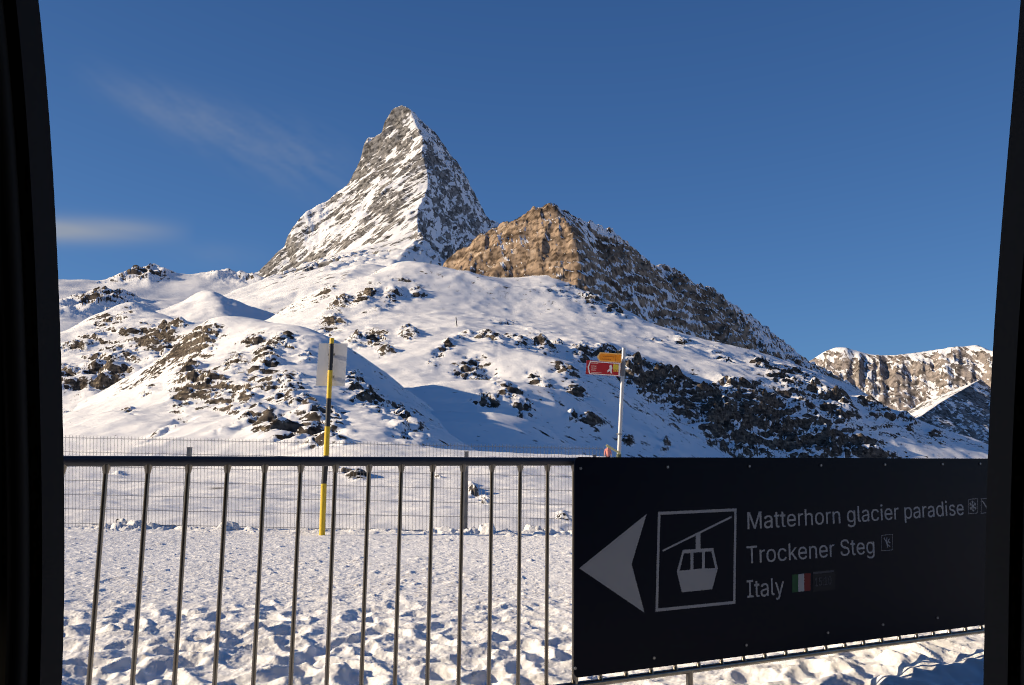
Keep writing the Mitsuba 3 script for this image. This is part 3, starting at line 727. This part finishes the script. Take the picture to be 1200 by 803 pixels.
# ------------------------------------------------------------------ wire mesh fence across the plateau
FY = 12.2
fa, fb_ = PY(20, 511.8, FY), PY(707, 526.2, FY)
ba, bb = PY(20, 612, FY), PY(707, 626, FY)
thing('mesh_fence', 'grey wire mesh fence along the far edge of the snowy plateau', 'fence')
plain('mat_wire', (0.17, 0.17, 0.18), 0.45, 0.5, metallic=0.3)
L = np.linalg.norm(fb_ - fa)
nw = int(L / 0.05)
wires = []
for k in range(nw + 1):
    t = k / nw
    a, b = ba + (bb - ba) * t, fa + (fb_ - fa) * t
    wires.append(tube(a - [0, 0, 0.08], b + [0, 0, 0.035], 0.0029, 5))
for k in range(7):
    a, b = ba + (fa - ba) * (k / 6), bb + (fb_ - bb) * (k / 6)
    for o in (-0.0065, 0.0065):
        wires.append(tube(a + [0, o, 0], b + [0, o, 0], 0.0036, 5))
part('mesh_fence', 'wire_mesh', join(*wires), 'mat_wire', smooth=False, kind='stuff')
plain('mat_fence_post', (0.22, 0.215, 0.21), 0.5, 0.4, metallic=0.2)
for px, top, w in ((216, 525, 0.06), (545, 530, 0.06), (697, 534, 0.05), (30, 520, 0.06)):
    p, q = PY(px, 618, FY + 0.06), PY(px, top, FY + 0.06)
    m = trimesh.creation.box([w, 0.05, q[2] - p[2] + 0.35])
    m.apply_translation([p[0], FY + 0.06, (q[2] + p[2] - 0.35) / 2])
    cp = trimesh.creation.box([w + 0.006, 0.056, 0.012])
    cp.apply_translation([p[0], FY + 0.06, q[2] + 0.006])
    part('mesh_fence', 'post', join(m, cp), 'mat_fence_post', smooth=False)

# ------------------------------------------------------------------ black and yellow marker pole with the back of a panel
PD = 11.6
zs = [PY(x, y, PD) for x, y in ((377.6, 626), (379.6, 567), (382.2, 534), (383.8, 500), (385.4, 467), (387, 434), (388.6, 403), (389, 396.5))]
plain('mat_yellow', (0.62, 0.42, 0.02), 0.45, 0.4)
plain('mat_black', (0.02, 0.02, 0.022), 0.45, 0.4)
thing('marker_pole', 'tall yellow and black striped pole carrying a grey panel, standing before the mesh fence', 'pole')
for k in range(7):
    a, b = zs[k], zs[k + 1]
    r = 0.040 - 0.0016 * k
    part('marker_pole', 'yellow_band' if k % 2 == 0 else 'black_band', tube(a - ([0, 0, 0.3] if k == 0 else [0, 0, 0]), b, r if k % 2 == 0 else r * 0.985, 20), 'mat_yellow' if k % 2 == 0 else 'mat_black')
plain('mat_panel', (0.60, 0.60, 0.60), 0.5, 0.3)
c = [PY(x, y, PD + 0.07) for x, y in ((372.5, 402.5), (406.3, 402.5), (405.0, 452.5), (371.5, 452.5))]
m = trimesh.creation.box([np.linalg.norm(c[1] - c[0]), 0.004, np.linalg.norm(c[0] - c[3])])
m.apply_transform(frame(sum(c) / 4, RIGHT - RIGHT @ np.array([0, 1, 0]) * np.array([0, 1, 0]), [0, 1, 0], [0.03, 0, 0.9995]))
part('marker_pole', 'panel', m, 'mat_panel', 'plain grey back of a panel', smooth=False)
for y in (415, 441):
    q = PY(387.5 - (y - 415) * 0.04, y, PD)
    cl = trimesh.creation.box([0.10, 0.012, 0.03])
    cl.apply_translation(q + [0, 0.055, 0])
    part('marker_pole', 'clamp', cl, 'mat_fence_post', smooth=False)

# ------------------------------------------------------------------ hiking signpost beyond the fence
QD = 14.5
top, low = PY(731.2, 408, QD), PY(724.6, 546, QD)
foot_z = float(gslope(np.array([low[0]]), np.array([QD]))[0]) - 0.4
ax = (top - low) / np.linalg.norm(top - low)
thing('signpost', 'grey metal signpost with an orange and a red arrow board', 'signpost')
plain('mat_post', (0.46, 0.46, 0.47), 0.4, 0.5, metallic=0.3)
part('signpost', 'pole', tube(low + ax * (foot_z - low[2]) / ax[2], top, 0.034, 18), 'mat_post')
plain('mat_clamp', (0.16, 0.165, 0.17), 0.5, 0.4)
part('signpost', 'sleeve', tube(PY(729.6, 441, QD), PY(730.4, 424, QD), 0.043, 18), 'mat_clamp')
part('signpost', 'collar', tube(PY(725.9, 509.6, QD), PY(726.0, 508.2, QD), 0.05, 18), 'mat_clamp')


def board(corners, thick, off=0.0):
    w = np.array([PY(x, y, QD - 0.05 - off) for x, y in corners])
    m = trimesh.creation.extrude_polygon(Polygon(w[:, [0, 2]]), thick, engine='earcut')
    v = np.array(m.vertices)
    m.vertices = np.column_stack([v[:, 0], QD - 0.05 - off - v[:, 2], v[:, 1]])
    m.invert()
    m.fix_normals()
    return m


plain('mat_orange', (0.72, 0.24, 0.015), 0.5, 0.3)
plain('mat_orange_pale', (0.75, 0.45, 0.16), 0.5, 0.3)
plain('mat_signred', (0.33, 0.018, 0.022), 0.5, 0.3)
plain('mat_signwhite', (0.66, 0.62, 0.60), 0.5, 0.3)
plain('mat_signyellow', (0.55, 0.42, 0.05), 0.5, 0.3)
o1 = [(699.5, 418.4), (703, 412.9), (728.6, 414.6), (728.2, 425.4), (702.6, 423.6)]
part('signpost', 'orange_board', board(o1, 0.006), 'mat_orange_pale', 'orange arrow board pointing left', smooth=False)
o2 = [(701.6, 418.5), (704, 414.1), (727.9, 415.7), (727.6, 424.3), (703.6, 422.6)]
part('signpost', 'orange_face', board(o2, 0.001, 0.0065), 'mat_orange', smooth=False)
plain('mat_orange_dark', (0.42, 0.12, 0.01), 0.5, 0.3)
for y in (416.9, 420.3):
    part('signpost', 'orange_lettering', board([(706, y), (720 if y < 418 else 716, y + 0.9), (720 if y < 418 else 716, y + 1.9), (706, y + 1.0)], 0.0006, 0.0078), 'mat_orange_dark', smooth=False)
part('signpost', 'orange_divider', board([(721.3, 415.6), (722.0, 415.6), (721.8, 423.8), (721.1, 423.8)], 0.0006, 0.0078), 'mat_orange_dark', smooth=False)
r1 = [(687.6, 422.0), (727.2, 425.2), (726.4, 441.2), (686.2, 438.6)]
part('signpost', 'red_board', board(r1, 0.006), 'mat_signred', 'red arrow board with a white border', smooth=False)
white = Polygon([(688.6, 430.2), (691.6, 422.9), (727.0, 425.7), (726.3, 440.9), (690.6, 438.5)])
inner = Polygon([(690.0, 430.4), (692.3, 424.1), (725.2, 426.6), (724.7, 439.8), (691.6, 437.6)])
rim = white.difference(inner)
part('signpost', 'white_border', board(list(rim.exterior.coords)[:-1], 0.0008, 0.0065), 'mat_signwhite', smooth=False)
part('signpost', 'red_face', board(list(inner.exterior.coords)[:-1], 0.0012, 0.0065), 'mat_signred', smooth=False)
part('signpost', 'yellow_square', board([(718.6, 426.9), (725.0, 427.4), (724.8, 433.6), (718.4, 433.1)], 0.0006, 0.0082), 'mat_signyellow', smooth=False)
for k in range(3):
    x = 719.0 + 2.1 * k
    part('signpost', 'yellow_bar', board([(x, 433.6), (x + 1.1, 433.7), (x + 1.1, 436), (x, 435.9)], 0.0006, 0.0082), 'mat_signyellow', smooth=False)
part('signpost', 'walker_symbol', board([(714.4, 428.0), (716.6, 427.6), (717.6, 431), (716.8, 434.6), (717.4, 437.4), (715.6, 437.6), (714.6, 434.8), (712.0, 436.4), (711.6, 434.4), (714.2, 432.2)], 0.0006, 0.0082), 'mat_signwhite', smooth=False)
plain('mat_signpink', (0.50, 0.25, 0.22), 0.5, 0.3)
for y, e in ((424.9, 701), (428.2, 699), (430.6, 699), (433, 698.5), (435.9, 705)):
    part('signpost', 'lettering', board([(692.6, y), (e, y + 0.6), (e, y + 1.7), (692.6, y + 1.1)], 0.0006, 0.0082), 'mat_signpink', smooth=False)
a, b = PY(710.4, 521.8, QD - 0.08), PY(727.0, 531.6, QD - 0.045)
m = trimesh.creation.box([np.linalg.norm(b - a), 0.012, 0.035])
xd = (b - a) / np.linalg.norm(b - a)
zd = np.cross(xd, [0, 1, 0])
zd /= np.linalg.norm(zd)
m.apply_transform(frame((a + b) / 2, xd, np.cross(zd, xd), zd))
plain('mat_slat', (0.62, 0.55, 0.25), 0.5, 0.3)
part('signpost', 'slanting_slat', m, 'mat_slat', 'pale yellow slat slanting from the pole', smooth=False)
plain('mat_wrap', (0.07, 0.085, 0.05), 0.6, 0.3)
part('signpost', 'wrap', tube(PY(724.4, 545, QD), PY(725.2, 532, QD), 0.041, 16), 'mat_wrap')

# ------------------------------------------------------------------ a walker on the snow beyond, mostly hidden by the sign
import manifold3d as m3


def figure(chains, size):
    parts = []
    for ch in chains:
        for (p, r), (q, s) in zip(ch[:-1], ch[1:]):
            sp = [m3.Manifold.sphere(rr, 16).translate(tuple(float(v) for v in c)) for c, rr in ((p, r), (q, s))]
            parts.append(m3.Manifold.batch_hull(sp))
    m = m3.Manifold.batch_boolean(parts, m3.OpType.Add).refine_to_length(size).to_mesh()
    t = trimesh.Trimesh(m.vert_properties[:, :3], m.tri_verts)
    trimesh.smoothing.filter_taubin(t, iterations=8)
    return t


HY = 62.0
hp = PY(712.0, 532.6, HY)
gz = float(gslope(np.array([hp[0]]), np.array([HY]))[0])
k = (hp[2] + 0.1 - gz) / 1.72                              # the figure's height against a 1.72 m person
print('person scale', k)
k = min(max(k, 0.85), 1.12)
J = lambda x, y, z: np.array([hp[0] + 0.02 + k * x, HY + k * y, gz + k * z])
R = lambda r: r * k
thing('person', 'person in a coral pink jacket and white cap walking on the snow behind the sign', 'person')
plain('mat_skin', (0.45, 0.27, 0.19), 0.6, 0.3)
plain('mat_coral', (0.70, 0.27, 0.22), 0.7, 0.2)
plain('mat_trousers', (0.04, 0.04, 0.05), 0.7, 0.2)
plain('mat_cap', (0.72, 0.68, 0.62), 0.8, 0.2)
body = [[(J(0, 0, 1.48), R(.055)), (J(0, -.01, 1.58), R(.085)), (J(0, -.005, 1.64), R(.092))], [(J(0, -.07, 1.58), R(.02)), (J(0, -.10, 1.565), R(.015))]]
hands = []
for sx in (-1, 1):
    hx, hy, hz = 0.30 * sx, -0.16, 0.88
    hands.append([(J(.27 * sx, -.10, .98), R(.035)), (J(hx, hy, hz), R(.04))])
    for q in range(4):
        hands.append([(J(hx, hy - .02 + .016 * q, hz), R(.014)), (J(hx - .02 * sx, hy - .03 + .016 * q, hz - .085), R(.011))])
    hands.append([(J(hx, hy - .03, hz + .02), R(.014)), (J(hx - .04 * sx, hy - .06, hz - .03), R(.011))])
    body.append([(J(.08 * sx, .02, .92), R(.09)), (J(.10 * sx, .0, .50), R(.06)), (J(.10 * sx, .02, .10), R(.05)), (J(.11 * sx, -.12, .05), R(.05))])
body += [[(J(0, 0, .95), R(.12)), (J(0, 0, 1.45), R(.10))]]
part('person', 'body', figure(body + hands, 0.03), 'mat_skin', smooth=True)
coat = [[(J(0, 0, .88), R(.17)), (J(0, 0, 1.1), R(.165)), (J(0, 0, 1.32), R(.17)), (J(0, 0, 1.44), R(.11))]]
for sx in (-1, 1):
    coat.append([(J(.06 * sx, 0, 1.38), R(.11)), (J(.17 * sx, 0, 1.36), R(.09)), (J(.25 * sx, .02, 1.12), R(.065)), (J(.27 * sx, -.10, .96), R(.052))])
part('person', 'jacket', figure(coat, 0.04), 'mat_coral', smooth=True)
part('person', 'trousers', figure([[(J(.08 * sx, .02, .9), R(.115)), (J(.10 * sx, .0, .5), R(.085)), (J(.10 * sx, .02, .08), R(.075))] for sx in (-1, 1)], 0.04), 'mat_trousers', smooth=True)
part('person', 'cap', figure([[(J(0, .01, 1.645), R(.118)), (J(0, .015, 1.70), R(.112))], [(J(0, .0, 1.77), R(.035)), (J(0, .0, 1.79), R(.035))]], 0.03), 'mat_cap', smooth=True)

# a thin pole far up on the slope
q = hit(gslope, 536, 385, 200, 900)
thing('slope_pole', 'thin dark pole standing alone high on the white slope', 'pole')
part('slope_pole', 'shaft', tube(q - [0, 0, 1], PY(534.3, 371.5, q[1]), 0.35, 8, 0.25), 'mat_black')

# ------------------------------------------------------------------ the cabin the view is taken from: two door jambs, walls, floor and roof
thing('cable_car_cabin', 'black inside of a cable car cabin, its open door framing the view', 'cabin')
plain('mat_cabin', (0.022, 0.022, 0.0225), 0.75, 0.05)
plain('mat_cabin_out', (0.05, 0.05, 0.055), 0.4, 0.5)
plain('mat_rubber', (0.022, 0.022, 0.022), 0.6, 0.12)
XL, XR = -0.385, 0.409
ledge = [(45, 0), (55, 100), (62, 200), (67, 300), (71, 400), (74, 500), (75.5, 600), (75, 700), (72.5, 803)]
redge = [(1196, 0), (1188, 100), (1179, 200), (1171, 300), (1164, 400), (1159, 500), (1156, 600), (1154, 700), (1152.5, 803)]


def edge_curve(pix, x):
    out = []
    for px, py in pix:
        r = ray(px, py)
        q = EYE + r * (x / r[0])
        out.append(q[1:])
    out = np.array(out)                                    # (y, z) from top to bottom
    z = np.linspace(-0.25, 2.0, 60)
    c = np.polyfit(out[:, 1] - 1.0, out[:, 0], 4)
    lo, hi = out[-1, 1], out[0, 1]
    y = np.polyval(c, np.clip(z, lo, hi) - 1.0)
    dc = np.polyder(c)
    y = np.where(z > hi, y + np.polyval(dc, hi - 1) * (z - hi) - 0.12 * (z - hi) ** 2, y)
    y = np.where(z < lo, y + np.polyval(dc, lo - 1) * (z - lo) * 0.6 - 0.05 * (z - lo) ** 2, y)
    return np.column_stack([y, z])


cl_, cr_ = edge_curve(ledge, XL), edge_curve(redge, XR)
print('cabin wall', cl_[[0, 20, 35, 59]], cr_[[0, 20, 35, 59]])


def wall(xa, ca, xb, cb, thick=0.035, z0=-0.25, z1=2.0):
    """curved wall between two upright edges, THICK metres deep towards the inside"""
    v, f = [], []
    n = 0
    sel = [i for i in range(len(ca)) if z0 <= ca[i, 1] <= z1]
    for i in sel:
        v += [[xa, ca[i, 0], ca[i, 1]], [xb, cb[i, 0], cb[i, 1]], [xb, cb[i, 0] - thick, cb[i, 1]], [xa, ca[i, 0] - thick, ca[i, 1]]]
    for i in range(len(sel) - 1):
        for j in range(4):
            a, b = 4 * i + j, 4 * i + (j + 1) % 4
            f += [[a, b, b + 4], [a, b + 4, a + 4]]
    e = 4 * (len(sel) - 1)
    f += [[0, 2, 1], [0, 3, 2], [e, e + 1, e + 2], [e, e + 2, e + 3]]
    m = trimesh.Trimesh(v, f)
    m.fix_normals()
    return m


part('cable_car_cabin', 'door_jamb', wall(-1.15, cl_, XL, cl_), 'mat_cabin')
part('cable_car_cabin', 'door_jamb', wall(XR, cr_, 1.15, cr_), 'mat_cabin')
part('cable_car_cabin', 'header', wall(XL + 0.001, cl_, XR - 0.001, cr_, 0.034, 1.82, 2.0), 'mat_cabin')
for x, c_, sg in ((XL, cl_, -1), (XR, cr_, 1)):
    p = np.column_stack([np.full(len(c_), x + sg * 0.016), c_[:, 0] - 0.041, c_[:, 1]])
    part('cable_car_cabin', 'seal', sweep(p, 0.008), 'mat_rubber', smooth=True)
for nm, ext, ctr in (('roof', [2.4, 2.1, 0.05], [0, -0.35, 2.03]), ('floor', [2.3, 1.85, 0.05], [0, -0.30, -0.28]), ('back_wall', [2.3, 0.05, 2.26], [0, -1.25, 0.87]),
                     ('side_wall', [0.05, 1.9, 2.26], [-1.175, -0.3, 0.87]), ('side_wall', [0.05, 1.9, 2.26], [1.175, -0.3, 0.87])):
    m = trimesh.creation.box(ext)
    m.apply_translation(ctr)
    part('cable_car_cabin', nm, m, 'mat_cabin', smooth=False)

# ------------------------------------------------------------------ the lift station that stands behind the cabin (its dark front is what the bars and the sign mirror)
plain('mat_timber', (0.035, 0.025, 0.018), 0.7, 0.2)
plain('mat_roofing', (0.06, 0.06, 0.065), 0.6, 0.3)
thing('lift_station', 'dark timber lift station building behind the cabin', 'building')
k = 0
for x in np.arange(-9.0, 9.0, 0.6):
    m = trimesh.creation.box([0.59, 0.06 + 0.01 * (k % 2), 4.6])
    m.apply_translation([x + 0.3, -1.75, 1.9])
    part('lift_station', 'plank', m, 'mat_timber', smooth=False)
    k += 1
m = trimesh.creation.box([18.0, 6.0, 4.55])
m.apply_translation([0, -4.82, 1.9])
part('lift_station', 'wall', m, 'mat_timber', smooth=False)
m = trimesh.creation.box([18.8, 7.0, 0.25])
m.apply_translation([0, -4.9, 4.36])
part('lift_station', 'roof', m, 'mat_roofing', smooth=False)
